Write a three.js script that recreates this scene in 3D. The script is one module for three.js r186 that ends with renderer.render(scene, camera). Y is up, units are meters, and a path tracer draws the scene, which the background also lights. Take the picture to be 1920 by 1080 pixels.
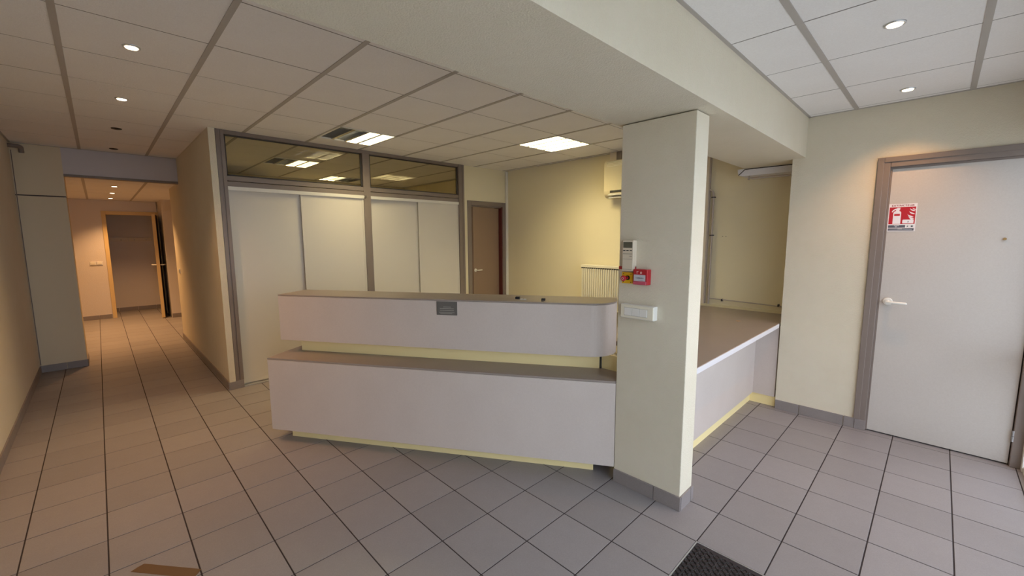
import * as THREE from 'three';
import { RoundedBoxGeometry } from 'three/addons/geometries/RoundedBoxGeometry.js';
import { mergeGeometries } from 'three/addons/utils/BufferGeometryUtils.js';
import { RectAreaLightUniformsLib } from 'three/addons/lights/RectAreaLightUniformsLib.js';

// ---------------------------------------------------------------- camera, sky, exposure
// The floor tiles (30 cm plus 6 mm joint) are the unit of length here: S metres each. X runs along the counter side of the room, Z towards the shop window.
const S = 0.306;
const scene = new THREE.Scene();
const renderer = new THREE.WebGLRenderer({ antialias: true });
renderer.toneMapping = THREE.LinearToneMapping;
renderer.toneMappingExposure = 0.66;
renderer.shadowMap.enabled = true;
renderer.shadowMap.type = THREE.PCFSoftShadowMap;
RectAreaLightUniformsLib.init();
const FOCAL = 785.875;                                     // pixels in the 1920 x 1080 frame
const camera = new THREE.PerspectiveCamera(2 * Math.atan(540 / FOCAL) * 180 / Math.PI, 1920 / 1080, 0.02, 200);
camera.position.set(1.3102 * S, 5.0443 * S, 13.4485 * S);
camera.rotation.set(-0.1199, -0.7765, -0.0046, 'YXZ');
camera.updateMatrixWorld(true);
scene.background = new THREE.Color().setRGB(0.88, 1.0, 1.16);   // even overcast sky
scene.backgroundIntensity = 5.0;
const FLUO = new THREE.Color().setRGB(1.0, 0.82, 0.43), HALO = new THREE.Color().setRGB(1.0, 0.53, 0.215);
const FLUO_NITS = 92, HALO_CANDELA = 6;

// ---------------------------------------------------------------- helpers
let seed = 20240;
const rnd = () => { seed = (seed * 1664525 + 1013904223) >>> 0; return seed / 4294967296; };
const used = {};
function numbered(name) { const n = used[name] = (used[name] ?? -1) + 1; return n ? `${name}_${String(n).padStart(3, '0')}` : name; }
function metreUV(g) {
  g.computeBoundingBox();
  const p = g.attributes.position, n = g.attributes.normal, uv = new Float32Array(p.count * 2);
  for (let i = 0; i < p.count; i++) {
    const ax = Math.abs(n.getX(i)), ay = Math.abs(n.getY(i)), az = Math.abs(n.getZ(i));
    if (ay >= ax && ay >= az) { uv[2 * i] = p.getX(i); uv[2 * i + 1] = p.getZ(i); }
    else if (ax >= az) { uv[2 * i] = p.getZ(i); uv[2 * i + 1] = p.getY(i); }
    else { uv[2 * i] = p.getX(i); uv[2 * i + 1] = p.getY(i); }
  }
  g.setAttribute('uv', new THREE.BufferAttribute(uv, 2));
  return g;
}
// a box from corner to corner in tile units; r is a rounding radius in metres
function bx(x0, x1, y0, y1, z0, z1, r = 0) {
  const w = Math.abs(x1 - x0) * S, h = Math.abs(y1 - y0) * S, d = Math.abs(z1 - z0) * S;
  const g = r ? new RoundedBoxGeometry(w, h, d, 2, Math.min(r, w / 2.01, h / 2.01, d / 2.01)) : new THREE.BoxGeometry(w, h, d);
  g.translate((x0 + x1) / 2 * S, (y0 + y1) / 2 * S, (z0 + z1) / 2 * S);
  return metreUV(g.index ? g.toNonIndexed() : g);
}
// a vertical prism over a plan outline [[x, z], ...] in tile units
function prism(pts, y0, y1, bevel = 0) {
  const sh = new THREE.Shape(pts.map(([x, z]) => new THREE.Vector2(x * S, -z * S)));
  const g = new THREE.ExtrudeGeometry(sh, { depth: (y1 - y0) * S - 2 * bevel, bevelEnabled: bevel > 0, bevelSize: bevel, bevelOffset: -bevel, bevelThickness: bevel, bevelSegments: 2, curveSegments: 24 });
  g.rotateX(-Math.PI / 2); g.translate(0, y0 * S + bevel, 0);
  return metreUV(g);
}
function cyl(r0, r1, h, seg = 24) { return new THREE.CylinderGeometry(r0, r1, h, seg).toNonIndexed(); }
function tube(pts, r, seg = 40) { return new THREE.TubeGeometry(new THREE.CatmullRomCurve3(pts.map(p => new THREE.Vector3(p[0] * S, p[1] * S, p[2] * S)), false, 'catmullrom', 0.08), seg, r, 10).toNonIndexed(); }
function join(list) { return list.length === 1 ? list[0] : mergeGeometries(list.map(g => { const c = g.index ? g.toNonIndexed() : g.clone(); for (const k of Object.keys(c.attributes)) if (!['position', 'normal', 'uv'].includes(k)) c.deleteAttribute(k); return c; })); }
function obj(name, geos, mat, parent) {
  const m = new THREE.Mesh(join(Array.isArray(geos) ? geos : [geos]), mat);
  m.name = parent ? name : numbered(name);
  (parent ?? scene).add(m);
  return m;
}
function tag(o, label, category, group) { o.userData.label = label; o.userData.category = category; if (group) o.userData.group = group; return o; }
function thing(name, label, category, at = [0, 0, 0], turn = 0, group) {
  const g = new THREE.Group(); g.name = numbered(name); scene.add(g);
  g.position.set(at[0] * S, at[1] * S, at[2] * S); g.rotation.y = turn;
  return tag(g, label, category, group);
}
function struct(name, label, category, geos, mat) {
  let o;
  if (geos) o = obj(name, geos, mat);
  else { o = new THREE.Group(); o.name = numbered(name); scene.add(o); }
  tag(o, label, category); o.userData.kind = 'structure';
  return o;
}

// ---------------------------------------------------------------- procedural textures and materials
function lattice(n, salt) { const a = new Float32Array(n * n); let s = salt * 7919 + 17; for (let i = 0; i < a.length; i++) { s = (s * 1664525 + 1013904223) >>> 0; a[i] = s / 4294967296; } return a; }
function tileNoise(size, cells, salt) {
  const L = lattice(cells, salt), out = new Float32Array(size * size);
  for (let y = 0; y < size; y++) for (let x = 0; x < size; x++) {
    const u = x / size * cells, v = y / size * cells, i = Math.floor(u), j = Math.floor(v);
    let a = u - i, b = v - j; a = a * a * (3 - 2 * a); b = b * b * (3 - 2 * b);
    const i1 = (i + 1) % cells, j1 = (j + 1) % cells;
    out[y * size + x] = (L[j * cells + i] * (1 - a) + L[j * cells + i1] * a) * (1 - b) + (L[j1 * cells + i] * (1 - a) + L[j1 * cells + i1] * a) * b;
  }
  return out;
}
function mixNoise(size, list, salt) {
  const out = new Float32Array(size * size);
  list.forEach(([cells, w], k) => { const n = tileNoise(size, cells, salt + k * 31); for (let i = 0; i < out.length; i++) out[i] += n[i] * w; });
  return out;
}
function grayTexture(size, field, metres) {
  const d = new Uint8Array(size * size * 4);
  for (let i = 0; i < field.length; i++) { const v = Math.max(0, Math.min(255, Math.round(field[i] * 255))); d[4 * i] = d[4 * i + 1] = d[4 * i + 2] = v; d[4 * i + 3] = 255; }
  return finish(new THREE.DataTexture(d, size, size), metres);
}
function colourTexture(size, field, low, high, metres) {
  const a = new THREE.Color(low), b = new THREE.Color(high), d = new Uint8Array(size * size * 4), c = new THREE.Color();
  const A = a.clone().convertLinearToSRGB(), B = b.clone().convertLinearToSRGB();
  for (let i = 0; i < field.length; i++) { const t = Math.max(0, Math.min(1, field[i])); c.copy(A).lerp(B, t); d[4 * i] = c.r * 255; d[4 * i + 1] = c.g * 255; d[4 * i + 2] = c.b * 255; d[4 * i + 3] = 255; }
  const t = finish(new THREE.DataTexture(d, size, size), metres); t.colorSpace = THREE.SRGBColorSpace; return t;
}
function finish(t, metres) { t.wrapS = t.wrapT = THREE.RepeatWrapping; t.magFilter = THREE.LinearFilter; t.minFilter = THREE.LinearMipmapLinearFilter; t.generateMipmaps = true; t.repeat.set(1 / metres, 1 / metres); t.needsUpdate = true; return t; }
const std = o => new THREE.MeshStandardMaterial(o);

// sprayed droplet plaster: rounded blobs about a centimetre across
const plasterField = mixNoise(512, [[64, 0.6], [110, 0.3], [230, 0.1]], 3).map(v => { const t = Math.max(0, Math.min(1, (v - 0.34) / 0.36)); return t * t * (3 - 2 * t); });
const plasterBump = grayTexture(512, plasterField, 0.27);
const wallStain = colourTexture(512, mixNoise(512, [[5, 0.5], [13, 0.3], [60, 0.2]], 9), '#d8cfb9', '#e0d8c5', 2.6);
const speckle = mixNoise(512, [[256, 0.55], [128, 0.3], [9, 0.15]], 21);
const tileMap = (lo, hi) => colourTexture(512, speckle, lo, hi, 0.42);
const panelBump = grayTexture(512, mixNoise(512, [[200, 0.5], [90, 0.5]], 5), 0.5);
const panelMap = colourTexture(512, mixNoise(512, [[220, 0.5], [100, 0.3], [4, 0.2]], 6), '#eae7e4', '#f5f3f1', 0.6);
const laminateMap = colourTexture(512, mixNoise(512, [[250, 0.45], [120, 0.25], [6, 0.3]], 11), '#c8bcb4', '#d2c7c0', 0.7);
const topMap = colourTexture(512, mixNoise(512, [[250, 0.45], [120, 0.25], [6, 0.3]], 12), '#91857e', '#9c9089', 0.7);
const doorMap = colourTexture(512, mixNoise(512, [[250, 0.4], [120, 0.2], [4, 0.4]], 14), '#beb7b0', '#c9c3bd', 0.9);
const M = {
  wall: std({ map: wallStain, bumpMap: plasterBump, bumpScale: 0.0006, roughness: 0.9 }),
  corridorWall: std({ color: '#ded6cf', bumpMap: plasterBump, bumpScale: 0.0008, roughness: 0.9 }),
  smoothWall: std({ color: '#e8dec0', bumpMap: panelBump, bumpScale: 0.0004, roughness: 0.85 }),
  pier: std({ color: '#e0d2b6', bumpMap: panelBump, bumpScale: 0.0006, roughness: 0.9 }),
  lintel: std({ color: '#d4cfd2', roughness: 0.8 }),
  panel: std({ map: panelMap, bumpMap: panelBump, bumpScale: 0.0008, roughness: 0.95 }),
  bar: std({ color: '#b3ada6', roughness: 0.6 }),
  slab: std({ color: '#8b857e', roughness: 1 }),
  grout: std({ color: '#372f30', roughness: 0.95 }),
  tiles: [['#888384', '#979293'], ['#858081', '#948f90'], ['#8b8687', '#9a9596']].map(([a, b]) => std({ map: tileMap(a, b), roughness: 0.42, bumpMap: panelBump, bumpScale: 0.00015 })),
  skirting: std({ map: tileMap('#837b7a', '#938b89'), roughness: 0.5 }),
  frame: std({ color: '#81756e', roughness: 0.42 }),
  door: std({ map: doorMap, roughness: 0.38 }),
  shadedBackDoor: std({ color: '#8e7765', roughness: 0.5 }),  // door laminate with the shade on the ajar leaf put into a darker brown
  runner: std({ color: '#857f79', roughness: 0.8 }),
  sliding: std({ color: '#d9d3c9', roughness: 0.5 }),
  track: std({ color: '#e6e3da', roughness: 0.4 }),
  laminate: std({ map: laminateMap, roughness: 0.45 }),
  laminateTop: std({ map: topMap, roughness: 0.36 }),
  yellow: std({ color: '#fbe8ae', roughness: 0.5 }),
  whiteEdge: std({ color: '#dedce0', roughness: 0.4 }),
  white: std({ color: '#e8e6df', roughness: 0.4 }),
  offwhite: std({ color: '#ddd1bc', roughness: 0.45 }),
  cream: std({ color: '#ddd2b0', roughness: 0.4 }),
  enamel: std({ color: '#ece6d2', roughness: 0.35 }),
  black: std({ color: '#161617', roughness: 0.6 }),
  rubber: std({ color: '#070709', roughness: 0.4 }),
  dark: std({ color: '#3b3634', roughness: 0.6 }),
  chrome: std({ color: '#b9bbbf', roughness: 0.3, metalness: 0.9 }),
  alu: std({ color: '#c9ccd0', roughness: 0.35, metalness: 0.8 }),
  red: std({ color: '#b5202c', roughness: 0.35 }),
  redPale: std({ color: '#c4566a', roughness: 0.4 }),
  darkRed: std({ color: '#561d1b', roughness: 0.5 }),
  yellowBox: std({ color: '#eab513', roughness: 0.45 }),
  pine: std({ color: '#dcc088', roughness: 0.5 }),
  darkBrown: std({ color: '#5a3c28', roughness: 0.6 }),
  plaque: std({ color: '#66635f', roughness: 0.5 }),
  lcd: std({ color: '#5b5a4c', roughness: 0.25 }),
  tape: std({ color: '#6b5138', roughness: 0.35 }),
  pipe: std({ color: '#b8aca3', roughness: 0.5 }),
  mirror: std({ color: '#a9abb0', roughness: 0.22, metalness: 0.85 }),
  tubeOn: std({ color: '#fffdf2', emissive: new THREE.Color().setRGB(1.0, 0.95, 0.72), emissiveIntensity: 14, roughness: 0.5 }),
  tubeOff: std({ color: '#c7c9c8', roughness: 0.4 }),
  lensOn: std({ color: '#fff4e0', emissive: new THREE.Color().setRGB(1.0, 0.8, 0.55), emissiveIntensity: 12, roughness: 0.4 }),
  asphalt: std({ color: '#c2bfba', roughness: 0.95 }),
  glass: new THREE.MeshPhysicalMaterial({ color: '#ffffff', transmission: 1, thickness: 0, roughness: 0.01, ior: 1.52 }),
  transomGlass: new THREE.MeshPhysicalMaterial({ color: '#f4f1e8', transmission: 1, thickness: 0, roughness: 0.015, ior: 1.5 }),
};

// ---------------------------------------------------------------- levels and planes (tile units)
const XL = -0.66, XR = 17.05, XD = 15.18, ZF = 15.08, HC = 8.51, HF = 8.19, HK = 7.5, P = 0.6 / S;

// ---------------------------------------------------------------- floor: grout bed and tiles
{
  const floor = struct('floor', 'grey-mauve ceramic tiled floor with dark joints', 'floor');
  const bed = obj('grout_bed', bx(XL - 1, XR + 1, -0.6, -0.007, -28, 16), M.grout, floor);
  const half = 0.15, geoms = new Map();
  const tileGeo = (() => { const g = new RoundedBoxGeometry(0.3, 0.009, 0.3, 1, 0.0012).toNonIndexed(); g.translate(0, -0.0045, 0); return g; });
  const variants = [0, 1, 2, 3].map(k => { const g = tileGeo(); const p = g.attributes.position, uv = new Float32Array(p.count * 2); for (let i = 0; i < p.count; i++) { uv[2 * i] = p.getX(i) + k * 0.13; uv[2 * i + 1] = p.getZ(i) + k * 0.29; } g.setAttribute('uv', new THREE.BufferAttribute(uv, 2)); return g; });
  const inMat = (i, j) => i >= 4 && i < 8 && j >= 11 && j < 14;
  const list = [], v = new THREE.Vector3();
  for (let i = -1; i < 17; i++) for (let j = -27; j < 16; j++) {
    if (inMat(i, j)) continue;
    if (i > 4 && j < -3) continue;                       // office behind the partition has its own floor
    let inside = 0, xs = [], ys = [];
    for (const [a, b] of [[0, 0], [1, 0], [1, 1], [0, 1]]) {
      v.set((i + a) * S, 0, (j + b) * S).applyMatrix4(camera.matrixWorldInverse);
      if (v.z > -0.05) { inside = -9; continue; }
      const x = 960 + FOCAL * v.x / -v.z, y = 540 - FOCAL * v.y / -v.z;
      xs.push(x); ys.push(y); if (x > -40 && x < 1960 && y < 1120) inside++;
    }
    let area = 0;
    if (inside > 0) { for (let k = 0; k < 4; k++) { const m = (k + 1) % 4; area += xs[k] * ys[m] - xs[m] * ys[k]; } area = Math.abs(area) / 2; }
    // tiles hidden inside the reception counter do not show
    const cx = i + 0.5, cz = j + 0.5, w = (cx - 4.466) * -0.84 + (cz - 2.153) * 0.543;
    if (w < -0.7 && cz < 9.4 && cz > -2.5 && cx > 5) area = 0;
    list.push({ i, j, area });
  }
  list.sort((a, b) => b.area - a.area);
  const rest = [];
  list.forEach((t, n) => {
    const k = (rnd() * 4) | 0, mat = M.tiles[(rnd() * 3) | 0], dy = (rnd() - 0.5) * 0.0004;
    if (n < 300 && t.area > 0) {
      const m = new THREE.Mesh(variants[k], mat); m.name = 'tile'; m.position.set((t.i + 0.5) * S, dy, (t.j + 0.5) * S); floor.add(m);
    } else { const g = variants[k].clone(); g.translate((t.i + 0.5) * S, dy, (t.j + 0.5) * S); rest.push(g); }
  });
  const o = obj('far_tiles', rest, M.tiles[0], floor); o.userData.kind = 'stuff';
  obj('office_floor', bx(5, XR, -0.02, 0, -26.9, -3.02), M.tiles[1], floor);
}

// ---------------------------------------------------------------- suspended ceilings: panels on bars
function ceiling(label, x0, x1, z0, z1, H, gx, gz, barsAlongZ, skip = () => false, clip = (...a) => a, barStart = () => z0) {
  const c = struct('ceiling', label, 'ceiling');
  const cuts = (a, b, g) => { const r = [a]; let k = g - Math.ceil((g - a) / P) * P; while (k <= a + 0.03) k += P; for (; k < b - 0.03; k += P) r.push(k); r.push(b); return r; };
  const cx = cuts(x0, x1, gx), cz = cuts(z0, z1, gz), gap = 0.03, cache = new Map();
  for (let a = 0; a + 1 < cx.length; a++) for (let b = 0; b + 1 < cz.length; b++) {
    if (skip((cx[a] + cx[a + 1]) / 2, (cz[b] + cz[b + 1]) / 2)) continue;
    const q = clip(cx[a], cx[a + 1], cz[b], cz[b + 1]); if (!q) continue;
    const w = q[1] - q[0], d = q[3] - q[2], key = `${w.toFixed(3)}_${d.toFixed(3)}`;
    const gX = barsAlongZ ? 0.004 : gap, gZ = barsAlongZ ? gap : 0.004;
    if (!cache.has(key)) cache.set(key, bx(-w / 2 + gX / 2, w / 2 - gX / 2, 0, 0.06, -d / 2 + gZ / 2, d / 2 - gZ / 2, 0.0012));
    const m = new THREE.Mesh(cache.get(key), M.panel); m.name = 'ceiling_panel';
    m.position.set((q[0] + q[1]) / 2 * S, (H + 0.004 + (rnd() - 0.5) * 0.003) * S, (q[2] + q[3]) / 2 * S); c.add(m);
  }
  const bars = barsAlongZ ? cx : cz;
  for (const k of bars.slice(1, -1)) obj('ceiling_bar', barsAlongZ ? bx(k - 0.046, k + 0.046, H - 0.008, H + 0.05, barStart(k), z1) : bx(x0, x1, H - 0.008, H + 0.05, k - 0.046, k + 0.046), M.bar, c);
  // thin runners recessed in the cross joints and the wall angle round the edge
  for (const k of (barsAlongZ ? cz : cx).slice(1, -1)) obj('cross_runner', barsAlongZ ? bx(x0, k < -3 ? Math.min(x1, x0 < 0 ? 4.06 : x1) : x1, H + 0.008, H + 0.07, k - 0.02, k + 0.02) : bx(k - 0.02, k + 0.02, H + 0.008, H + 0.07, z0, z1), M.runner, c);
  obj('wall_angle', [bx(x0, barStart(9) > z0 ? 4.06 : x1, H - 0.006, H + 0.05, z0, z0 + 0.06), bx(x0, x1, H - 0.006, H + 0.05, z1 - 0.06, z1), bx(x0, x0 + 0.06, H - 0.006, H + 0.05, z0, z1), bx(x1 - 0.06, x1, H - 0.006, H + 0.05, z0, z1)], M.bar, c);
  return c;
}
const G0 = 1.12, LZ = 3.95;
const lights4 = [[7.005 + P / 2, LZ - 2.5 * P, 2], [12.89 + P / 2, LZ - 0.5 * P, 4]];
const officeLights = [[7.005 + P / 2, -6.85 - P / 2, 2], [10.93 + P / 2, -10.77 - P / 2, 1]];
const near = l => (x, z) => l.some(([a, b]) => Math.abs(a - x) < 0.3 && Math.abs(b - z) < 0.3);
ceiling('suspended ceiling of square mineral panels over the reception and corridor mouth', XL, XR, -10.2, 8.95, HC, G0, LZ, true, near(lights4),
  (x0, x1, z0, z1) => z1 < -2.9 ? (x0 > 4 ? null : [x0, Math.min(x1, 4.06), z0, z1]) : x0 > 4 && z0 < -3 ? [x0, x1, -3.0, z1] : [x0, x1, z0, z1], k => k > 4 ? -3.0 : -10.2);
ceiling('lower suspended ceiling of square panels between the beam and the shop window', XL, XD, 10.7, ZF, HF, 9.07, 11.71, false);
ceiling('low suspended ceiling over the far corridor', XL, 8, -23.6, -10.5, HK, 1.1, -12.2, true);
ceiling('suspended ceiling of the office behind the glazed partition', 4.24, XR, -13.3, -3.12, HC + 0.012, G0, -6.85, true, near(officeLights));
struct('ceiling', 'concrete slab above the suspended ceilings', 'ceiling', [bx(XL - 1, XR + 1, 9.0, 9.6, -28, 15.6)], M.slab);

// ---------------------------------------------------------------- walls, beam, pillars
struct('wall_left', 'long cream plastered wall on the side of the corridor', 'wall', bx(XL - 0.6, XL, -0.1, 9, -27.6, 15.6), M.wall);
struct('wall_right', 'yellow-cream wall carrying the radiator and air conditioner', 'wall', bx(XR, XR + 0.6, -0.1, 9, -27.6, 15.6), M.smoothWall);
struct('wall_door', 'cream plastered wall around the wide grey door', 'wall', [bx(XD, XR, -0.1, 9, 10.4, 12.3), bx(XD, XR, 6.83, 9, 12.3, 14.97), bx(XD, XR, -0.1, 9, 14.97, 15.2), bx(15.75, XR, -0.1, 6.83, 12.3, 14.97)], M.wall);
struct('wall_partition', 'thin cream partition wall along the corridor', 'wall', [bx(4.06, 4.24, -0.1, 9, -13.5, -2.86)], M.wall);
struct('wall_office', 'rear wall of the office behind the glazed partition', 'wall', [bx(4.24, XR, -0.1, 9, -13.6, -13.3)], M.smoothWall);
struct('wall_back', 'cream wall around the narrow back door', 'wall', [bx(14.17, 14.45, -0.1, 9, -3.12, -2.95), bx(14.45, 16.86, 6.8, 9, -3.12, -2.95), bx(16.86, XR, -0.1, 9, -3.12, -2.95)], M.smoothWall);
struct('wall_far', 'pinkish end wall of the corridor around the wooden door frame', 'wall', [bx(XL, 1.72, -0.1, 9, -23.85, -23.6), bx(1.72, 4.32, 6.72, 9, -23.85, -23.6)], M.corridorWall);
struct('wall_recess', 'corridor wall stepping forward beside the open wooden door', 'wall', [bx(4.36, 8.4, -0.1, 9, -27.6, -21)], M.corridorWall);
struct('wall_branch', 'end wall of the side passage off the corridor', 'wall', [bx(8, 8.4, -0.1, 9, -21, -13.6)], M.corridorWall);
struct('wall_closet', 'shaded back wall of the closet with the coat rail', 'wall', [bx(XL, 4.36, -0.1, 9, -27.6, -26.6)], M.corridorWall);
struct('beam', 'heavy plastered ceiling beam running over the pillar', 'beam', bx(XL, XR, 7.15, 9, 8.95, 10.7), M.wall);
struct('pillar', 'square plastered pillar carrying the beam beside the counter', 'pillar', bx(8.57, 9.1, -0.02, 7.13, 9.06, 10.45, 0.004), M.wall);
{
  const p = struct('pillar', 'boarded pier at the mouth of the corridor', 'pillar');
  obj('lower_board', bx(XL, 0.61, -0.02, 6.645, -11.4, -10.2), M.pier, p);
  obj('upper_board', bx(XL, 0.61, 6.69, 9, -11.4, -10.2), M.pier, p);
  obj('joint_strip', bx(XL, 0.6, 6.63, 6.7, -11.38, -10.212), M.dark, p);
}
{
  const l = struct('trim_1', 'blue-grey header panel over the corridor entrance', 'header panel');
  obj('board', bx(0.61, 4.06, 7.5, 9, -10.5, -10.22), M.lintel, l);
  obj('edge_strip', bx(0.61, 4.06, 7.44, 7.53, -10.5, -10.19), M.frame, l);
}
function skirting(name, label, runs) {                     // runs: [axis, fixed, from, to, facing, joint]
  const g = struct(name, label, 'skirting');
  for (const [axis, at, a, b, face, joint] of runs) {
    const cut = [a]; for (let k = Math.floor(a) + 1; k < b - 0.06; k++) { const q = k + (joint ?? 0); if (q > a + 0.06 && q < b - 0.06) cut.push(q); } cut.push(b);
    for (let k = 0; k + 1 < cut.length; k++) {
      const p = cut[k] + 0.008, q = cut[k + 1] - 0.008, lo = Math.min(at, at + face * 0.035), hi = Math.max(at, at + face * 0.035), h = 0.268 + (rnd() - 0.5) * 0.006;
      obj('skirting_tile', axis === 'x' ? bx(p, q, 0, h, lo, hi, 0.0015) : bx(lo, hi, 0, h, p, q, 0.0015), M.skirting, g);
    }
  }
  return g;
}
skirting('baseboard_left', 'grey tile skirting along the long left wall', [['z', XL, -10.2, 15, 1]]);
skirting('baseboard_door', 'grey tile skirting between the alcove and the wide grey door', [['z', XD, 10.4, 12.24, -1]]);
skirting('baseboard_pillar', 'grey tile skirting round the foot of the plastered pillar', [['z', 8.57, 9.06, 10.485, -1, -0.05], ['x', 10.45, 8.57, 9.13, 1]]);
skirting('baseboard_pier', 'grey tile skirting round the foot of the corridor pier', [['x', -10.2, XL, 0.645, 1, 0.05], ['z', 0.61, -11.4, -10.2, 1]]);
skirting('baseboard_corridor', 'grey tile skirting along the thin corridor partition', [['z', 4.06, -13.5, -2.825, -1], ['x', -2.86, 4.06, 4.25, 1]]);
skirting('baseboard_far', 'grey tile skirting on the end wall of the corridor', [['x', -23.6, XL, 1.6, 1], ['x', -21, 4.36, 7.9, 1], ['x', -26.6, XL, 4.36, 1]]);

// ---------------------------------------------------------------- shop window in the front wall (behind and beside the camera)
struct('wall_front', 'plastered street wall beside the shop window', 'wall', [bx(XL - 0.6, XL + 0.1, -0.1, 9, ZF, ZF + 0.6), bx(XL + 0.1, XD + 2, 7.2, 9, ZF, ZF + 0.6), bx(15.12, XR + 0.6, -0.1, 9, ZF + 0.1, ZF + 0.6)], M.wall);
{
  const w = struct('window_1', 'white framed shop window beside the wide grey door', 'window');
  const posts = [-0.56, 3.33, 7.22, 11.11, 15.0];
  for (const x of posts) obj('post', bx(x, x + 0.18, 0, 7.2, ZF - 0.02, ZF + 0.45, 0.004), M.white, w);
  for (let k = 0; k + 1 < posts.length; k++) {
    const a = posts[k] + 0.18, b = posts[k + 1];
    obj('bottom_rail', bx(a, b, 0, 0.12, ZF, ZF + 0.45, 0.004), M.white, w);
    obj('middle_rail', bx(a, b, 2.3, 2.62, ZF, ZF + 0.2, 0.004), M.white, w);
    obj('top_rail', bx(a, b, 6.95, 7.2, ZF, ZF + 0.2, 0.004), M.white, w);
    obj('pane', bx(a, b, 0.12, 2.3, ZF + 0.03, ZF + 0.05), M.glass, w);
    obj('pane', bx(a, b, 2.62, 6.95, ZF + 0.03, ZF + 0.05), M.glass, w);
  }
}
struct('ground', 'grey street pavement outside the shop window', 'pavement', bx(-40, 60, -0.7, -0.15, ZF + 0.6, 90), M.asphalt);

// ---------------------------------------------------------------- wide grey door
{
  const d = struct('door_1', 'wide grey flush door with white lever handle and extinguisher sticker', 'door');
  obj('door_frame', [bx(XD - 0.04, 15.75, 0, 6.9, 12.24, 12.45, 0.004), bx(XD - 0.04, 15.75, 0, 6.9, 14.9, 15.07, 0.004), bx(XD - 0.038, 15.74, 6.69, 6.898, 12.452, 14.898, 0.004),
    bx(XD + 0.03, 15.7, 0.01, 6.64, 12.452, 12.49), bx(XD + 0.03, 15.7, 6.642, 6.688, 12.452, 14.898)], M.frame, d);
  const leaf = obj('door_leaf', bx(XD + 0.05, XD + 0.19, 0.03, 6.66, 12.475, 14.885, 0.003), M.door, d);
  obj('frame_moulding', [bx(XD - 0.06, XD - 0.03, 0.27, 6.93, 12.21, 12.33, 0.003), bx(XD - 0.06, XD - 0.03, 6.81, 6.93, 12.332, 15.05, 0.003)], M.frame, d);
  obj('frame_foot', bx(XD - 0.045, 15.3, 0, 0.27, 12.235, 12.455, 0.002), M.skirting, d);
  const hz = 12.64, hy = 3.42, hx = XD + 0.05;
  const rose = cyl(0.026, 0.029, 0.012, 28); rose.rotateZ(Math.PI / 2); rose.translate(hx * S - 0.006, hy * S, hz * S);
  const neck = cyl(0.011, 0.012, 0.05, 20); neck.rotateZ(Math.PI / 2); neck.translate(hx * S - 0.03, hy * S, hz * S);
  obj('handle', [rose, neck, tube([[hx - 0.155, hy, hz - 0.015], [hx - 0.18, hy, hz + 0.06], [hx - 0.18, hy - 0.005, hz + 0.2], [hx - 0.172, hy - 0.01, hz + 0.33]], 0.0095), new THREE.SphereGeometry(0.0098, 16, 10).toNonIndexed().translate((hx - 0.172) * S, (hy - 0.01) * S, (hz + 0.33) * S)], M.white, leaf);
  for (const y of [0.57, 3.27, 6.0]) {
    const k = []; for (const [a, b] of [[0, 0.12], [0.13, 0.25]]) { const c = cyl(0.007, 0.007, (b - a) * S, 14); c.translate((XD - 0.02) * S, (y + (a + b) / 2) * S, 14.9 * S); k.push(c); }
    obj('hinge', k, M.chrome, d);
  }
  const eye = cyl(0.008, 0.009, 0.012, 18); eye.rotateZ(Math.PI / 2); eye.translate((XD + 0.05) * S - 0.004, 4.965 * S, 14.41 * S);
  obj('peephole', eye, std({ color: '#a98a5a', roughness: 0.3, metalness: 0.7 }), leaf);
}
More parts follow.
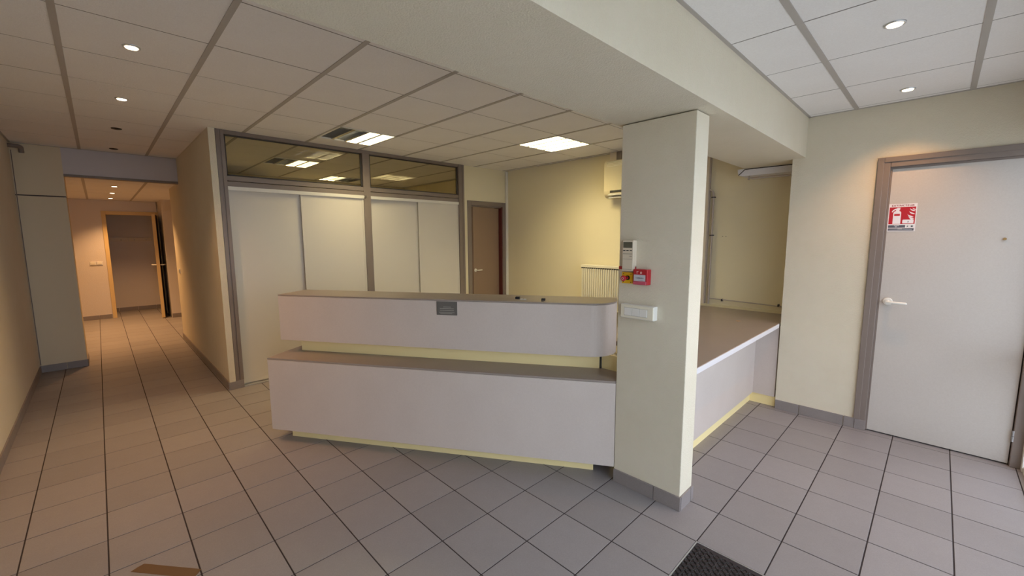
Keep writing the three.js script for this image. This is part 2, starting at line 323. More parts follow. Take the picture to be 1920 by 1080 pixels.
// extinguisher sticker on the leaf
{
  const c = document.createElement('canvas'); c.width = 384; c.height = 512; const g = c.getContext('2d');
  g.fillStyle = '#e9e4e6'; g.fillRect(0, 0, 384, 512);
  g.fillStyle = '#7d2531'; g.font = 'bold 50px sans-serif'; g.textAlign = 'center'; g.textBaseline = 'middle';
  g.save(); g.translate(192, 34); g.scale(1.03, 0.86); g.fillText('EXTINCTEUR', 0, 0, 336); g.restore();
  g.fillStyle = '#b81f2d'; g.fillRect(14, 62, 356, 314);
  g.fillStyle = '#eceaf0';
  g.beginPath(); g.moveTo(70, 372); g.lineTo(70, 176); g.quadraticCurveTo(72, 140, 100, 132); g.lineTo(108, 112); g.quadraticCurveTo(74, 118, 56, 158); g.lineTo(46, 148); g.quadraticCurveTo(64, 92, 112, 86); g.lineTo(120, 74); g.lineTo(160, 74); g.lineTo(166, 84); g.lineTo(150, 98); g.lineTo(168, 112); g.lineTo(146, 122); g.lineTo(150, 132); g.quadraticCurveTo(178, 142, 178, 176); g.lineTo(178, 372); g.closePath(); g.fill();
  g.fillStyle = '#b81f2d'; g.fillRect(84, 186, 78, 38);
  g.fillStyle = '#eceaf0'; g.beginPath(); g.roundRect(204, 296, 150, 70, 12); g.fill();
  const flame = (x, y, s) => { g.beginPath(); g.moveTo(x, y); g.bezierCurveTo(x + 4 * s, y + 26 * s, x + 40 * s, y + 24 * s, x + 62 * s, y + 48 * s); g.bezierCurveTo(x + 40 * s, y + 50 * s, x + 8 * s, y + 48 * s, x, y); g.fill(); };
  flame(276, 222, 1.3); flame(262, 184, 1.45); flame(282, 132, 1.35); flame(288, 80, 1.3); flame(320, 74, 0.9); flame(292, 254, 1.0);
  g.fillStyle = '#3a3d44'; g.font = 'bold 40px sans-serif'; g.fillText('3', 280, 334);
  g.fillStyle = '#565c68'; g.fillRect(14, 396, 234, 48); g.fillRect(14, 456, 352, 44);
  g.fillStyle = '#cfd2d8'; g.fillRect(96, 404, 70, 8); g.fillRect(112, 420, 24, 14); g.fillRect(150, 464, 60, 7); g.fillRect(24, 482, 320, 5);
  g.fillStyle = '#dfe2e6'; g.fillRect(256, 396, 48, 48); g.fillRect(312, 396, 54, 48); g.fillStyle = '#4a505c'; g.beginPath(); g.moveTo(284, 400); g.lineTo(268, 424); g.lineTo(278, 424); g.lineTo(274, 440); g.lineTo(292, 414); g.lineTo(281, 414); g.closePath(); g.fill(); g.beginPath(); g.arc(338, 420, 15, 0, 7); g.fill();
  const t = new THREE.CanvasTexture(c); t.colorSpace = THREE.SRGBColorSpace;
  const q = thing('safety_sign', 'red and white extinguisher sticker on the wide grey door', 'sign', [XD + 0.048, 5.48, 12.74]);
  const w = 0.505 * S, h = 0.66 * S, b = new THREE.BoxGeometry(0.0012, h, w); b.translate(-0.0006, 0, 0);
  obj('sticker_sheet', b.toNonIndexed(), std({ color: '#e9e4e6', roughness: 0.4 }), q);
  const f = new THREE.PlaneGeometry(w, h); f.rotateY(-Math.PI / 2); f.translate(-0.0014, 0, 0);
  obj('printed_face', f, std({ map: t, roughness: 0.4 }), q);
}

// ---------------------------------------------------------------- glazed storage partition with sliding doors
{
  const z = -2.95, c = thing('storage_partition', 'floor to ceiling partition with glazed transoms over four pale sliding doors', 'partition', [0, 0, 0]);
  const fr = (x0, x1, y0, y1, dz = 0.03) => obj('frame_member', bx(x0, x1, y0, y1, z - 0.16, z + dz, 0.003), M.frame, c);
  fr(4.25, 4.465, 0, 8.51, 0.05); fr(9.085, 9.375, 0, 8.385, 0.045); fr(13.83, 14.16, 0, 8.51, 0.05);
  fr(4.465, 13.83, 8.385, 8.51, 0.03); fr(4.465, 13.83, 6.92, 7.075, 0.04); fr(4.465, 13.83, 6.735, 6.9, 0.03);
  for (const x of [4.25, 4.38, 13.83, 14.05]) obj('frame_bead', bx(x, x + 0.1, 0.02, 8.5, z + 0.04, z + 0.075, 0.002), M.frame, c);
  obj('glazing_bead', [bx(4.46, 4.53, 7.07, 8.39, z - 0.07, z - 0.02), bx(9.02, 9.09, 7.07, 8.39, z - 0.07, z - 0.02), bx(4.46, 9.09, 7.07, 7.12, z - 0.07, z - 0.02), bx(4.46, 9.09, 8.34, 8.39, z - 0.07, z - 0.02)], M.dark, c);
  obj('glazing_bead', [bx(9.37, 9.43, 7.07, 8.39, z - 0.07, z - 0.02), bx(13.75, 13.84, 7.07, 8.39, z - 0.07, z - 0.02), bx(9.37, 13.84, 7.07, 7.12, z - 0.07, z - 0.02), bx(9.37, 13.84, 8.34, 8.39, z - 0.07, z - 0.02)], M.dark, c);
  obj('pane', bx(4.47, 9.08, 7.07, 8.39, z - 0.11, z - 0.09), M.transomGlass, c);
  obj('pane', bx(9.38, 13.83, 7.07, 8.39, z - 0.11, z - 0.09), M.transomGlass, c);
  for (const [a, b, m] of [[4.47, 9.085, 6.7], [9.375, 13.83, 11.6]]) {
    obj('top_track', bx(a, b + 0.12, 6.62, 6.74, z - 0.04, z + 0.045, 0.002), M.track, c);
    obj('bottom_track', bx(a, b, 0, 0.04, z - 0.14, z + 0.05, 0.001), M.alu, c);
    for (const [x0, x1, dz] of [[a, m + 0.06, -0.11], [m, b, -0.02]]) {
      const d = obj('sliding_door', bx(x0, x1, 0.07, 6.66, z + dz - 0.035, z + dz, 0.002), M.sliding, c);
      obj('edge_profile', [bx(x0, x0 + 0.07, 0.06, 6.64, z + dz - 0.04, z + dz + 0.016, 0.002), bx(x1 - 0.07, x1, 0.06, 6.64, z + dz - 0.04, z + dz + 0.016, 0.002)], M.sliding, d);
    }
  }
  obj('back_board', bx(4.25, 14.16, 0, 6.9, z - 0.17, z - 0.155), M.sliding, c);
  obj('base_tile', bx(4.245, 4.475, 0, 0.268, z + 0.05, z + 0.1, 0.0015), M.skirting, c);
}
// ---------------------------------------------------------------- narrow back door
{
  const z = -2.95, d = struct('door_2', 'narrow back door standing ajar in its frame, its shade put into a brown-grey colour', 'door');
  obj('door_frame', [bx(14.37, 14.6, 0, 6.86, z - 0.2, z + 0.05, 0.004), bx(16.72, 16.93, 0, 6.86, z - 0.2, z + 0.05, 0.004), bx(14.602, 16.718, 6.64, 6.858, z - 0.198, z + 0.048, 0.004), bx(14.602, 16.718, 6.58, 6.638, z - 0.2, z - 0.02)], M.frame, d);
  obj('jamb_lining', bx(16.66, 16.73, 0, 6.64, z - 0.55, z - 0.0, 0.002), M.darkRed, d);
  const leaf = new THREE.Group(); leaf.name = 'door_leaf'; d.add(leaf); leaf.position.set(16.64 * S, 0, (z - 0.2) * S); leaf.rotation.y = 0.16;
  obj('leaf_panel', bx(-2.04, 0, 0.03, 6.56, -0.13, 0, 0.003), M.shadedBackDoor, leaf);
  const rose = cyl(0.024, 0.026, 0.01, 24); rose.rotateX(Math.PI / 2); rose.translate(-1.92 * S, 3.42 * S, 0.005);
  obj('handle', [rose, tube([[-1.92, 3.42, 0.01], [-1.92, 3.42, 0.15], [-1.88, 3.42, 0.17], [-1.6, 3.42, 0.17]], 0.009)], M.white, leaf);
}
// white cable trunking in the corner beside it
{
  const t = thing('cable_trunking', 'white vertical cable trunking in the corner by the narrow back door', 'trunking', [16.99, 0, -2.89]);
  obj('trunking_body', bx(-0.05, 0.055, 0, 8.48, -0.05, 0.06, 0.002), M.track, t);
  obj('trunking_cover', bx(-0.065, -0.045, 0, 8.46, -0.03, 0.045, 0.002), M.white, t);
}

// ---------------------------------------------------------------- reception counter
const CT = Math.atan2(-0.84, 0.543);
{
  const c = thing('reception_counter', 'angled two-tier reception counter in mauve-grey laminate with yellow strips', 'counter', [4.466, 0, 2.153], CT);
  const plan = (pts, y0, y1, b = 0) => prism(pts, y0, y1, b);
  obj('plinth', plan([[0, 0], [7.6, 0], [7.35, -0.4], [6.7, -0.9], [0, -0.9]], 0, 0.31), M.yellow, c);
  obj('plinth_end', plan([[7.62, -0.35], [7.95, -0.3], [7.4, -0.72], [7.3, -0.6]], 0, 0.31), M.black, c);
  const low = [[-0.3, 0.3], [8.02, 0.3], [8.3, -0.18], [7.42, -0.75], [6.72, -1.2], [-0.3, -1.2]];
  const body = obj('lower_body', plan(low, 0.307, 2.085, 0.0015), M.laminate, c);
  obj('lower_front_panel', bx(-0.305, 8.025, 0.3, 2.09, 0.27, 0.315, 0.002), M.laminate, c);
  obj('lower_top', plan([[-0.305, 0.312], [8.02, 0.312], [8.3, -0.18], [7.42, -0.75], [6.72, -1.2], [-0.305, -1.2]], 2.095, 2.135, 0.001), M.laminateTop, c);
  obj('yellow_riser', plan([[0.03, -0.5], [7.68, -0.5], [7.62, -0.56], [6.7, -1.15], [0.03, -1.15]], 2.13, 2.47), M.yellow, c);
  obj('riser_gap_post', bx(7.685, 7.73, 2.13, 2.47, -0.53, -0.5), M.black, c);
  obj('angled_riser', plan([[7.74, -0.53], [8.29, -0.19], [8.31, -0.23], [7.77, -0.58]], 2.13, 2.47), M.yellow, c);
  const up = [[-0.33, -0.2], [7.42, -0.2]];
  for (let k = 1; k <= 14; k++) { const a = k / 14 * Math.PI / 2; up.push([7.42 + 0.62 * Math.sin(a), -0.82 + 0.62 * Math.cos(a)]); }
  up.push([8.04, -1.25], [-0.33, -1.25]);
  obj('upper_fascia', plan(up, 2.465, 3.6, 0.0015), M.laminate, c);
  obj('upper_top', plan(up.map(([x, z]) => [x, z]), 3.605, 3.635, 0.001), M.laminateTop, c);
  obj('work_surface', bx(0, 6.6, 2.38, 2.47, -3.0, -1.26), M.laminateTop, c);
  for (const u of [0.1, 2.3, 4.5, 6.5]) obj('support_panel', bx(u, u + 0.06, 0, 2.38, -2.9, -1.3), M.laminate, c);
}
const onCounter = (u, v, w) => { const a = [4.466 + 0.543 * u - 0.84 * w, v, 2.153 + 0.84 * u + 0.543 * w]; return a; };
{
  const cv = document.createElement('canvas'); cv.width = 256; cv.height = 160; const g = cv.getContext('2d');
  g.fillStyle = '#65625e'; g.fillRect(0, 0, 256, 160); g.fillStyle = '#b4b2a9';
  for (const [x0, x1, y] of [[82, 186, 62], [36, 218, 82], [36, 218, 106], [26, 230, 132], [40, 200, 148]]) for (let x = x0; x < x1; x += 5) g.fillRect(x, y - 3 + (x % 3), 4, 5);
  const t = new THREE.CanvasTexture(cv); t.colorSpace = THREE.SRGBColorSpace;
  const p = thing('notice_plaque', 'small dark grey engraved plaque on the upper counter front', 'plaque', onCounter(4.22, 3.43, -0.199), CT);
  obj('plaque_plate', bx(-0.25, 0.25, -0.158, 0.158, 0, 0.014, 0.0012), M.plaque, p);
  const f = new THREE.PlaneGeometry(0.47 * S, 0.29 * S); f.translate(0, 0, 0.0148 * S);
  obj('engraved_face', f, std({ map: t, roughness: 0.5 }), p);
}
{
  const a = thing('cable_clip', 'black cable clip with a white socket on the counter top', 'cable clip', onCounter(5.8, 3.635, -0.62), CT);
  obj('clip_body', bx(-0.05, 0.05, 0, 0.05, -0.05, 0.05, 0.002), M.black, a);
  obj('socket', [bx(0.08, 0.14, 0, 0.02, 0.05, 0.13, 0.001), bx(0.16, 0.22, 0, 0.02, 0.07, 0.15, 0.001)], M.white, a);
  const b = thing('cable_clip', 'single black cable clip on the counter top towards the pillar', 'cable clip', onCounter(6.42, 3.635, -0.46), CT);
  obj('clip_body', bx(-0.04, 0.04, 0, 0.05, -0.05, 0.05, 0.002), M.black, b);
  obj('clip_tongue', bx(-0.025, 0.025, 0, 0.02, 0.05, 0.14, 0.001), M.dark, b);
}

// ---------------------------------------------------------------- side desk between pillar and wall
{
  const d = thing('side_desk', 'mauve-grey desk filling the alcove behind the pillar', 'desk', [9.14, 0, 7.3]);
  const o = (name, x0, x1, y0, y1, z0, z1, m, r = 0.002) => obj(name, bx(x0 - 9.14, x1 - 9.14, y0, y1, z0 - 7.3, z1 - 7.3, r), m, d);
  obj('desk_top', prism([[9.15, 10.345], [17.04, 10.345], [17.04, 7.3], [10.1, 7.3], [10.1, 8.4], [9.15, 9.1]].map(([x, z]) => [x - 9.14, z - 7.3]), 2.42, 2.53, 0.001), M.laminateTop, d);
  o('front_edge', 9.15, XD - 0.01, 2.415, 2.53, 10.345, 10.37, M.whiteEdge, 0.001);
  o('front_panel', 9.15, 15.24, 0.3, 2.42, 9.72, 9.78, M.laminate);
  o('side_panel', 15.24, 15.32, 0.3, 2.42, 9.72, 10.36, M.laminate);
  o('plinth', 9.15, 15.29, 0, 0.3, 9.62, 9.69, M.yellow, 0.001);
  o('side_plinth', 15.29, 15.36, 0, 0.3, 9.62, 10.37, M.yellow, 0.001);
  o('back_strip', 16.98, 17.04, 2.53, 2.62, 7.3, 10.36, M.cream, 0.001);
  const hole = cyl(0.02, 0.02, 0.004, 24); hole.translate((14.78 - 9.14) * S, 2.532 * S, (9.39 - 7.3) * S);
  obj('cable_hole', hole, std({ color: '#c9a98a', roughness: 0.7 }), d);
}

// ---------------------------------------------------------------- things on the pillar (its broad face looks along -X)
const PX = 8.57;
{
  const r = thing('remote_control', 'beige air conditioner remote in its holder on the pillar', 'remote', [PX, 4.4, 9.315]);
  obj('holder', bx(-0.035, 0, 0.1, 0.58, -0.118, 0.118, 0.003), M.offwhite, r);
  const b = obj('remote_body', bx(-0.125, -0.03, 0, 0.585, -0.118, 0.112, 0.004), M.offwhite, r);
  obj('display', bx(-0.129, -0.12, 0.44, 0.55, -0.098, 0.092, 0.001), M.lcd, b);
  for (const z of [-0.075, -0.005, 0.065]) obj('button', bx(-0.132, -0.12, 0.383, 0.398, z - 0.025, z + 0.022, 0.001), M.dark, b);
  const line = std({ color: '#8d8377', roughness: 0.6 });
  for (const [y0, y1, z0, z1] of [[0.322, 0.332, -0.1, 0.092], [0.225, 0.23, -0.1, 0.092], [0.28, 0.29, 0.035, 0.085], [0.03, 0.037, -0.1, 0.085]]) obj('flap_line', bx(-0.1275, -0.12, y0, y1, z0, z1), line, b);
}
{
  const s = thing('red_bracket', 'thin red bracket behind the beige remote', 'bracket', [PX, 4.45, 9.26]);
  obj('bracket_bar', bx(-0.025, 0, -0.03, 0.03, -0.19, 0.17, 0.001), M.red, s);
}
{
  const y = thing('emergency_stop', 'yellow box with red mushroom emergency button on the pillar', 'emergency stop', [PX, 4.265, 9.287]);
  const yb = obj('box', bx(-0.07, 0, -0.105, 0.105, -0.115, 0.113, 0.002), M.yellowBox, y);
  for (const [a, b] of [[-0.082, 0.078], [0.078, 0.078], [0.078, -0.08], [-0.082, -0.08]]) { const s = cyl(0.003, 0.003, 0.002, 10); s.rotateZ(Math.PI / 2); s.translate(-0.071 * S, b * S, a * S); obj('screw', s, M.dark, yb); }
  const col = cyl(0.0135, 0.0135, 0.006, 22); col.rotateZ(Math.PI / 2); col.translate(-0.08 * S, 0.005 * S, 0.012 * S); obj('collar', col, M.black, y);
  const prof = [[0.0001, 0], [0.0085, 0], [0.0085, 0.032], [0.0135, 0.036], [0.0165, 0.042], [0.0165, 0.049], [0.014, 0.053], [0.0001, 0.0545]].map(p => new THREE.Vector2(p[0], p[1]));
  const m = new THREE.LatheGeometry(prof, 26).toNonIndexed(); m.rotateZ(Math.PI / 2); m.translate(-0.085 * S, 0.005 * S, 0.012 * S); const mb = obj('mushroom_button', m, M.red, y);
  const mk = new THREE.RingGeometry(0.005, 0.0075, 20).toNonIndexed(); mk.rotateY(-Math.PI / 2); mk.translate(-0.085 * S - 0.0548, 0.005 * S, 0.012 * S); obj('button_mark', mk, std({ color: '#e3c9c4', roughness: 0.6, side: THREE.DoubleSide }), mb);
}
{
  const f = thing('fire_call_point', 'red break-glass fire alarm call point on the pillar', 'call point', [PX, 4.3, 9.594]);
  const fc = obj('case', bx(-0.15, 0, -0.142, 0.146, -0.14, 0.143, 0.003), M.red, f);
  obj('lower_lip', bx(-0.165, -0.14, -0.138, -0.075, -0.136, 0.128, 0.003), M.redPale, f);
  const cv = document.createElement('canvas'); cv.width = 256; cv.height = 128; const g = cv.getContext('2d');
  g.fillStyle = '#c3c3cb'; g.fillRect(0, 0, 256, 128); g.fillStyle = '#2b2b30'; g.beginPath(); g.arc(128, 66, 11, 0, 7); g.fill(); g.fillRect(40, 62, 70, 9); g.fillRect(146, 62, 70, 9); g.beginPath(); g.moveTo(92, 48); g.lineTo(114, 66); g.lineTo(92, 84); g.fill(); g.beginPath(); g.moveTo(164, 48); g.lineTo(142, 66); g.lineTo(164, 84); g.fill(); g.fillStyle = '#7e7e88'; g.fillRect(120, 22, 40, 5); g.fillRect(90, 104, 110, 5);
  const t = new THREE.CanvasTexture(cv); t.colorSpace = THREE.SRGBColorSpace;
  const p = new THREE.PlaneGeometry(0.235 * S, 0.118 * S); p.rotateY(-Math.PI / 2); p.translate(-0.153 * S, -0.012 * S, -0.006 * S);
  obj('glass_plate', p, std({ map: t, roughness: 0.25 }), fc);
  const mk = (pts, z) => { const sh = new THREE.Shape(pts.map(([a, b]) => new THREE.Vector2(a * S, b * S))); const q = new THREE.ShapeGeometry(sh).toNonIndexed(); q.rotateY(-Math.PI / 2); q.translate(-0.152 * S, 0.088 * S, z * S); return q; };
  const ff = std({ color: '#dfb6b4', roughness: 0.6, side: THREE.DoubleSide });
  obj('pictogram', mk([[-0.02, 0.024], [0.02, 0.024], [0.02, 0.012], [-0.004, 0.012], [-0.004, -0.024], [-0.016, -0.024], [-0.016, 0.0], [-0.02, 0]], -0.05), ff, fc);
  obj('pictogram', mk([[0, 0.026], [0.02, 0.002], [0.015, -0.02], [0, -0.025], [-0.016, -0.02], [-0.02, 0.0]], 0.02), ff, fc);
}
{
  const w = thing('switch_box', 'white surface-mounted light switch box on the pillar', 'switch', [PX, 3.64, 9.545]);
  obj('back_box', bx(-0.14, 0, -0.135, 0.13, -0.34, 0.345, 0.004), M.white, w);
  const cp = obj('cover_plate', bx(-0.158, -0.135, -0.125, 0.12, -0.33, 0.335, 0.003), M.enamel, w);
  obj('joint_frame', bx(-0.1595, -0.15, -0.083, 0.072, -0.255, 0.225, 0.001), std({ color: '#8f8b80', roughness: 0.6 }), cp);
  for (const [a, b] of [[-0.25, -0.094], [-0.09, 0.062], [0.066, 0.22]]) obj('rocker', bx(-0.168, -0.155, -0.078, 0.068, a, b, 0.002), M.white, cp);
}

// ---------------------------------------------------------------- radiator, air conditioner and pipes on the right wall
{
  const r = thing('radiator', 'white ribbed panel radiator under the air conditioner', 'radiator', [XR, 1.87, 2.2]);
  obj('back_panel', bx(-0.29, -0.2, 0, 1.93, 0, 4, 0.003), M.enamel, r);
  const ribs = []; for (let z = 0.06; z < 3.95; z += 0.112) ribs.push(bx(-0.355, -0.235, 0.06, 1.8, z, z + 0.062, 0.007));
  ribs.forEach(g => obj('rib', g, M.enamel, r));
  obj('top_rail', bx(-0.36, -0.1, 1.84, 1.96, 0, 4, 0.004), M.enamel, r);
  obj('bottom_rail', bx(-0.36, -0.2, 0, 0.07, 0, 4, 0.004), M.enamel, r);
  const slots = []; for (let z = 0.05; z < 3.95; z += 0.112) slots.push(bx(-0.345, -0.3, 1.795, 1.84, z - 0.025, z + 0.03));
  obj('vent_slots', slots, M.dark, r);
  for (const z of [0.5, 3.5]) obj('wall_bracket', bx(-0.22, 0, 0.4, 1.6, z - 0.04, z + 0.04), M.enamel, r);
}
{
  const a = thing('air_conditioner', 'cream wall-mounted air conditioner above the radiator', 'air conditioner', [XR, 6.62, 3.5]);
  const sh = new THREE.Shape(); const q = (x, y) => [x * S, y * S];
  sh.moveTo(...q(0, 0.1)); sh.lineTo(...q(-0.25, 0.02)); sh.quadraticCurveTo(...q(-0.58, 0.02), ...q(-0.62, 0.3)); sh.lineTo(...q(-0.62, 1.3)); sh.quadraticCurveTo(...q(-0.62, 1.45), ...q(-0.5, 1.5)); sh.lineTo(...q(0, 1.52)); sh.closePath();
  const g = new THREE.ExtrudeGeometry(sh, { depth: 2.7 * S - 0.012, bevelEnabled: true, bevelSize: 0.006, bevelThickness: 0.006, bevelSegments: 3, curveSegments: 12 }); g.translate(0, 0, 0.006);
  const ac = obj('casing', g.index ? g.toNonIndexed() : g, M.cream, a);
  for (let k = 0; k < 4; k++) obj('intake_slat', bx(-0.645, -0.55, 1.26 + k * 0.055, 1.285 + k * 0.055, 0.12, 2.6, 0.002), M.enamel, ac);
  obj('outlet_slot', bx(-0.645, -0.3, 0.22, 0.31, 0.3, 2.5, 0.004), M.black, a);
  for (const [y, x] of [[0.155, -0.67], [0.05, -0.6]]) { const f = bx(-0.14, 0.14, -0.018, 0.018, 0.3, 2.5, 0.003); f.rotateZ(0.35); f.translate(x * S, y * S, 0); obj('louvre_flap', f, M.white, ac); }
  obj('pipe_duct', bx(-0.3, 0, 1.52, 1.88, 0.05, 0.36, 0.003), M.offwhite, a);
  obj('duct_hood', bx(-0.3, 0, 1.52, 1.88, 0.36, 0.6, 0.003), M.frame, a);
}
{
  const t = thing('wall_trunking', 'beige vertical trunking rising behind the pillar', 'trunking', [XR, 2.62, 7.5]);
  obj('trunking_body', bx(-0.12, 0, 0, 5.85, -0.16, 0.06, 0.003), M.pipe, t);
  obj('trunking_cover', bx(-0.135, -0.115, 0, 5.83, -0.1, 0.02, 0.002), M.offwhite, t);
  const p = thing('wall_pipe', 'bent beige pipe with two clips beside the vertical trunking', 'pipe', [XR, 2.62, 7.69]);
  obj('pipe_run', tube([[-0.08, 0, 0], [-0.08, 3.8, 0], [-0.08, 3.98, -0.02], [-0.08, 4.06, -0.1], [-0.08, 4.08, -0.4]], 0.011, 90), M.pipe, p);
  for (const y of [3.8, 2.47]) obj('clip', bx(-0.125, 0, y - 0.018, y + 0.018, -0.06, 0.055, 0.002), M.dark, p);
  const h = thing('low_pipe', 'thin beige pipe running just above the side desk', 'pipe', [XR, 2.79, 8.0]);
  obj('pipe_run', tube([[-0.06, 0.03, -0.35], [-0.06, 0.02, 0.4], [-0.06, -0.03, 2.35]], 0.0055, 40), M.pipe, h);
  for (const z of [0.15, 1.9]) obj('clip', bx(-0.1, 0, -0.035, 0.045, z - 0.022, z + 0.022, 0.002), M.dark, h);
  const b = thing('shutter_casing', 'white casing fixed under the beam in the alcove', 'casing', [XR, 6.85, 8.85]);
  const q = (z, y) => new THREE.Vector2(-(z - 8.85) * S, (y - 6.85) * S);          // outline of the front, seen along +X
  const sh = new THREE.Shape([[8.74, 7.145], [8.764, 6.967], [8.9, 6.93], [10.39, 6.925], [10.39, 7.145]].map(p => q(...p)));
  const body = new THREE.ExtrudeGeometry(sh, { depth: 1.05 * S, bevelEnabled: false }); body.rotateY(Math.PI / 2); body.translate(-1.05 * S, 0, 0);
  obj('casing_body', metreUV(body), M.whiteEdge, b);
  const seam = new THREE.Shape([[8.764, 6.967], [8.95, 7.142], [10.39, 7.142], [10.39, 7.118], [8.962, 7.118], [8.79, 6.958]].map(p => q(...p)));
  const sg = new THREE.ExtrudeGeometry(seam, { depth: 0.006 * S, bevelEnabled: false }); sg.rotateY(Math.PI / 2); sg.translate(-1.056 * S, 0, 0);
  obj('dark_seam', metreUV(sg), M.dark, b);
  const rod = obj('pull_rod', tube([[-1.0, 0.02, 0.2], [-1.0, 0.005, 1.5]], 0.004, 8), M.pipe, b);
  obj('rod_bracket', bx(-1.03, -0.97, -0.05, 0.08, 0.19, 0.23, 0.001), M.pipe, rod);
  for (const [z, by] of [[8.04, 'bent pipe'], [8.15, 'door wall']]) { const s = cyl(0.004, 0.004, 0.004, 12); s.rotateZ(Math.PI / 2); s.translate(XR * S - 0.001, 5.05 * S, z * S); tag(obj('wall_plug', s, M.darkBrown), `small brown wall plug in the alcove, the one closer to the ${by}`, 'wall plug', 'wall plugs in the alcove'); }
}

// ---------------------------------------------------------------- far corridor: wooden frame, open door, switches, coat rail
{
  const z = -23.6, d = struct('door_3', 'open wooden door at the far end of the corridor', 'door');
  obj('door_frame', [bx(1.62, 1.82, 0, 6.82, z - 0.27, z + 0.06, 0.003), bx(4.24, 4.36, 0, 6.82, z - 0.27, z + 0.06, 0.003), bx(1.822, 4.238, 6.6, 6.818, z - 0.268, z + 0.058, 0.003)], M.pine, d);
  const leaf = new THREE.Group(); leaf.name = 'door_leaf'; d.add(leaf); leaf.position.set(4.24 * S, 0, (z + 0.08) * S); leaf.rotation.y = -Math.PI / 2 - 0.1;
  leaf.rotation.y = Math.atan2(-(2.3), -0.3);
  obj('leaf_panel', bx(0, 2.3, 0.03, 6.6, -0.06, 0.06, 0.002), M.darkBrown, leaf);  // face lies in shadow; that shade is put into the dark brown
  obj('leaf_edge', bx(2.3, 2.32, 0.03, 6.6, -0.085, 0.085, 0.002), M.pine, leaf);
  obj('handle', [tube([[2.18, 3.42, -0.3], [2.18, 3.42, 0.3]], 0.011), tube([[2.18, 3.42, 0.29], [1.85, 3.42, 0.33]], 0.011), tube([[2.18, 3.42, -0.29], [1.85, 3.42, -0.33]], 0.011)], M.white, leaf);
}
const switchLook = (name, label, at, n, turn = 0) => {
  const s = thing(name, label, 'switch', at, turn);
  for (let k = 0; k < n; k++) { obj('plate', bx(-0.14 + k * 0.3, 0.14 + k * 0.3, -0.11, 0.11, 0, 0.035, 0.002), M.white, s); obj('rocker', bx(-0.1 + k * 0.3, 0.1 + k * 0.3, -0.07, 0.07, 0.03, 0.05, 0.002), M.enamel, s); }
};
switchLook('light_switch', 'white double light switch beside the far wooden door frame', [1.0, 3.55, -23.6], 2);
switchLook('light_switch', 'small white switch on the thin corridor partition', [4.06, 3.5, -12.45], 1, -Math.PI / 2);
{
  const r = thing('coat_rail', 'pale wooden coat rail on the closet back wall', 'coat rail', [1.9, 4.9, -26.6]);
  obj('rail_board', [bx(-0.3, 0.98, 0, 0.26, 0, 0.06, 0.002)], M.offwhite, r);
  obj('rail_board', [bx(1.02, 2.2, 0, 0.26, 0, 0.06, 0.002)], M.offwhite, r);
  for (const x of [0, 0.6, 1.3, 1.9]) obj('hook', tube([[x, 0.12, 0.06], [x, 0.06, 0.16], [x, 0.14, 0.22]], 0.005, 10), M.chrome, r);
}
{
  const p = thing('corner_pipe', 'short brown pipe elbow under the ceiling beside the corridor pier', 'pipe', [-0.62, 8.36, -10.0]);
  obj('pipe_elbow', tube([[-0.04, 0, 0.15], [0.2, 0, 0.1], [0.26, -0.02, 0.0], [0.26, -0.2, -0.05]], 0.022, 24), M.frame, p);
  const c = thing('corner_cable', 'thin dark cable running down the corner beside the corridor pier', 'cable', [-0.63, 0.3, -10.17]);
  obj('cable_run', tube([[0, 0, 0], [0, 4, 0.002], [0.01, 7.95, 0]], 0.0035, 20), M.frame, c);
}

// ---------------------------------------------------------------- floor mat and tape
{
  const m = thing('rubber_mat', 'black perforated rubber doormat set into the floor', 'doormat', [4.02, -0.05, 11.02]);
  obj('well_base', bx(0, 3.96, 0, 0.006, 0, 2.96), std({ color: '#040405', roughness: 0.9 }), m);
  obj('edge_profile', [bx(-0.02, 3.98, 0.0, 0.052, -0.02, 0.0), bx(-0.02, 3.98, 0, 0.052, 2.96, 2.98), bx(-0.02, 0, 0, 0.052, 0, 2.96), bx(3.96, 3.98, 0, 0.052, 0, 2.96)], M.alu, m);
  const prof = [[0.0102, 0], [0.0098, 0.0115], [0.0106, 0.0135], [0.0124, 0.0142], [0.0142, 0.0135], [0.0151, 0.0115], [0.0152, 0]].map(p => new THREE.Vector2(...p));
  const ring = new THREE.LatheGeometry(prof, 16), nub = new THREE.BoxGeometry(0.01, 0.011, 0.01), inst = [];
  for (let i = 0; i < 39; i++) for (let j = 0; j < 29; j++) inst.push([(0.05 + i * 0.1) * S, (0.05 + j * 0.1) * S]);
  const dm = new THREE.InstancedMesh(ring, M.rubber, inst.length), mt = new THREE.Matrix4(); dm.name = 'rubber_rings'; dm.userData.kind = 'stuff';
  inst.forEach(([x, z], k) => dm.setMatrixAt(k, mt.makeTranslation(x, 0.002, z))); m.add(dm);
  const nm = new THREE.InstancedMesh(nub, M.rubber, inst.length); nm.name = 'rubber_links'; nm.userData.kind = 'stuff';
  inst.forEach(([x, z], k) => nm.setMatrixAt(k, mt.makeTranslation(x + 0.05 * S, 0.0075, z + 0.05 * S))); m.add(nm);
}
{
  const sh = new THREE.Shape(); const w = 0.085;
  sh.moveTo(-0.02 * S, -w * S); sh.lineTo(1.05 * S, -w * S); sh.lineTo(1.02 * S, w * S); sh.lineTo(0.03 * S, w * S); sh.lineTo(-0.0 * S, 0); sh.closePath();
  const g = new THREE.ExtrudeGeometry(sh, { depth: 0.0005, bevelEnabled: false }); g.rotateX(-Math.PI / 2);
  const o = tag(obj('tape_strip', g, M.tape), 'strip of brown packing tape stuck on the floor tiles', 'tape');
  o.position.set(1.31 * S, 0.0006, 5.15 * S); o.rotation.y = -Math.atan2(0.77, 0.62);
}

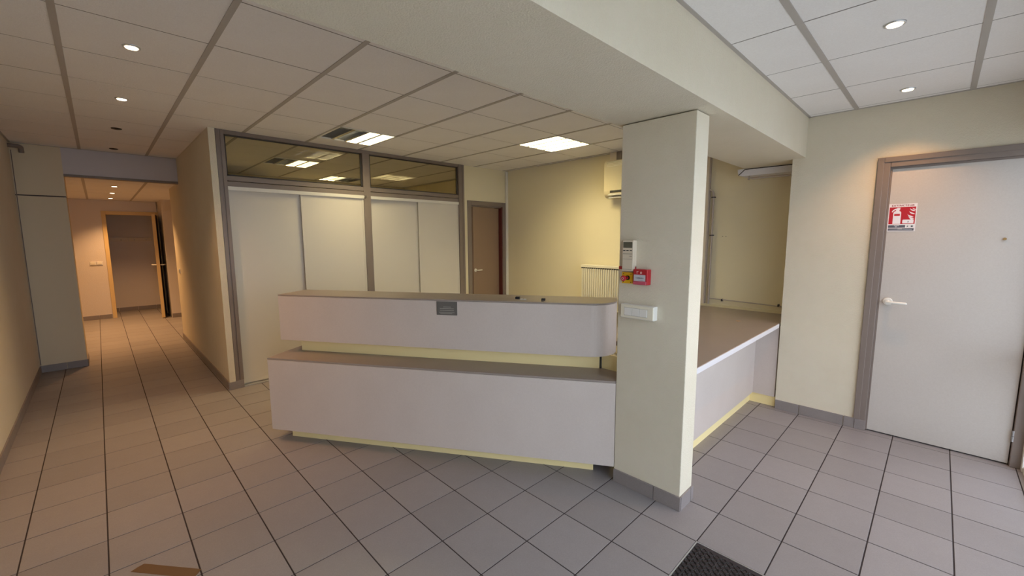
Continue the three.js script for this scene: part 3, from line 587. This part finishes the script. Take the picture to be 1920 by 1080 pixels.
// ---------------------------------------------------------------- lamps
function fluorescent(cx, cz, lit, label, group) {
  const t = thing('ceiling_light', label, 'ceiling light', [cx, HC, cz], 0, group), h = P / 2;
  obj('housing', [bx(-h + 0.02, h - 0.02, 0.34, 0.37, -h + 0.02, h - 0.02), bx(-h + 0.02, -h + 0.05, 0, 0.36, -h + 0.02, h - 0.02), bx(h - 0.05, h - 0.02, 0, 0.36, -h + 0.02, h - 0.02), bx(-h + 0.02, h - 0.02, 0, 0.36, -h + 0.02, -h + 0.05), bx(-h + 0.02, h - 0.02, 0, 0.36, h - 0.05, h - 0.02)], M.white, t);
  obj('rim', [bx(-h, h, -0.012, 0.006, -h, -h + 0.06), bx(-h, h, -0.012, 0.006, h - 0.06, h), bx(-h, -h + 0.06, -0.012, 0.006, -h, h), bx(h - 0.06, h, -0.012, 0.006, -h, h)], M.white, t);
  const pitch = (P - 0.12) / 4;
  for (let k = 0; k < 4; k++) {
    const x = -h + 0.06 + pitch * (k + 0.5), on = lit === 4 || (lit === 2 && k >= 2) || (lit === 1 && k < 2);
    const c = cyl(0.013, 0.013, (P - 0.16) * S, 16); c.rotateX(Math.PI / 2); c.translate(x * S, 0.27 * S, 0);
    obj(on ? 'lit_tube' : 'dead_tube', c, on ? M.tubeOn : M.tubeOff, t);
    if (k) obj('reflector_ridge', prism([[x - pitch / 2 - 0.05, -h + 0.06], [x - pitch / 2 + 0.05, -h + 0.06], [x - pitch / 2 + 0.05, h - 0.06], [x - pitch / 2 - 0.05, h - 0.06]], -0.008, 0.2), lit === 4 || (lit === 2 ? k >= 3 : k === 1) ? M.white : M.mirror, t);
  }
  for (let k = 1; k < 11; k++) obj('louvre_blade', bx(-h + 0.06, h - 0.06, 0.0, 0.1, -h + 0.06 + (P - 0.12) * k / 11 - 0.005, -h + 0.06 + (P - 0.12) * k / 11 + 0.005), lit === 4 ? M.white : M.mirror, t);
  const w = lit === 4 ? 1.8 : 0.9, l = new THREE.RectAreaLight(FLUO, FLUO_NITS, w * S, 1.8 * S);
  l.name = 'fluorescent_light'; l.position.set((lit === 4 ? 0 : lit === 2 ? 0.46 : -0.46) * S, 0.215 * S, 0); l.rotation.x = -Math.PI / 2; t.add(l);
}
fluorescent(...lights4[0], 'square louvred ceiling light half dark in front of the glazed partition', 'louvred ceiling lights');
fluorescent(...lights4[1], 'square louvred ceiling light with all tubes lit near the radiator wall', 'louvred ceiling lights');
fluorescent(...officeLights[0], 'half-lit louvred ceiling light seen through the glass close behind the partition', 'louvred ceiling lights');
fluorescent(...officeLights[1], 'half-lit louvred ceiling light seen through the glass deep in the office', 'louvred ceiling lights');
function spot(x, H, z, lit, label, group, power = 1) {
  const t = thing('recessed_spotlight', label, 'spotlight', [x, H, z], 0, group);
  const ring = new THREE.LatheGeometry([[0.027, 0.004], [0.0285, -0.003], [0.034, -0.0055], [0.0395, -0.004], [0.041, 0.004]].map(p => new THREE.Vector2(...p)), 32).toNonIndexed();
  obj('trim_ring', ring, lit ? M.alu : M.dark, t);
  const disc = cyl(0.0275, 0.0275, 0.003, 28); disc.translate(0, -0.006, 0);
  obj(lit ? 'lit_bulb' : 'dead_bulb', disc, lit ? M.lensOn : M.black, t);
  if (lit) { const l = new THREE.SpotLight(HALO, HALO_CANDELA * power, 0, 0.95, 0.8, 2); l.name = 'spot_light'; l.position.set(0, -0.012, 0); l.target.position.set(0, -2, 0); l.shadow.radius = 1.3; t.add(l, l.target); }
}
const sg = 'halogen spotlights';
spot(2.06, HC, 2.85, true, 'lit recessed spotlight over the open floor beside the counter', sg, 1.6);
spot(2.05, HC, -1.12, true, 'lit recessed spotlight next to the two dead ones in the corridor mouth', sg, 1.6);
spot(2.05, HC, -5.06, false, 'dead recessed spotlight between the lit one and the corridor header', 'dead spotlights');
spot(2.07, HC, -9.2, false, 'dead recessed spotlight close to the blue-grey header', 'dead spotlights');
spot(10.1, HF, 12.7, true, 'lit recessed spotlight away from the wall in the lower ceiling', sg, 0.7);
spot(14.1, HF, 12.68, true, 'lit recessed spotlight right above the wide grey door', sg, 0.8);
spot(2.1, HK, -13.8, true, 'lit corridor spotlight just past the blue-grey header', 'far corridor spotlights', 3.3);
spot(2.1, HK, -17.75, true, 'lit corridor spotlight in the middle of the row of three', 'far corridor spotlights', 3.3);
spot(2.1, HK, -21.7, true, 'lit corridor spotlight closest to the open wooden door', 'far corridor spotlights', 3.3);

scene.traverse(o => { if (o.isMesh) { o.castShadow = true; o.receiveShadow = true; } if (o.isSpotLight) { o.castShadow = true; o.shadow.mapSize.set(1024, 1024); } });
renderer.render(scene, camera);
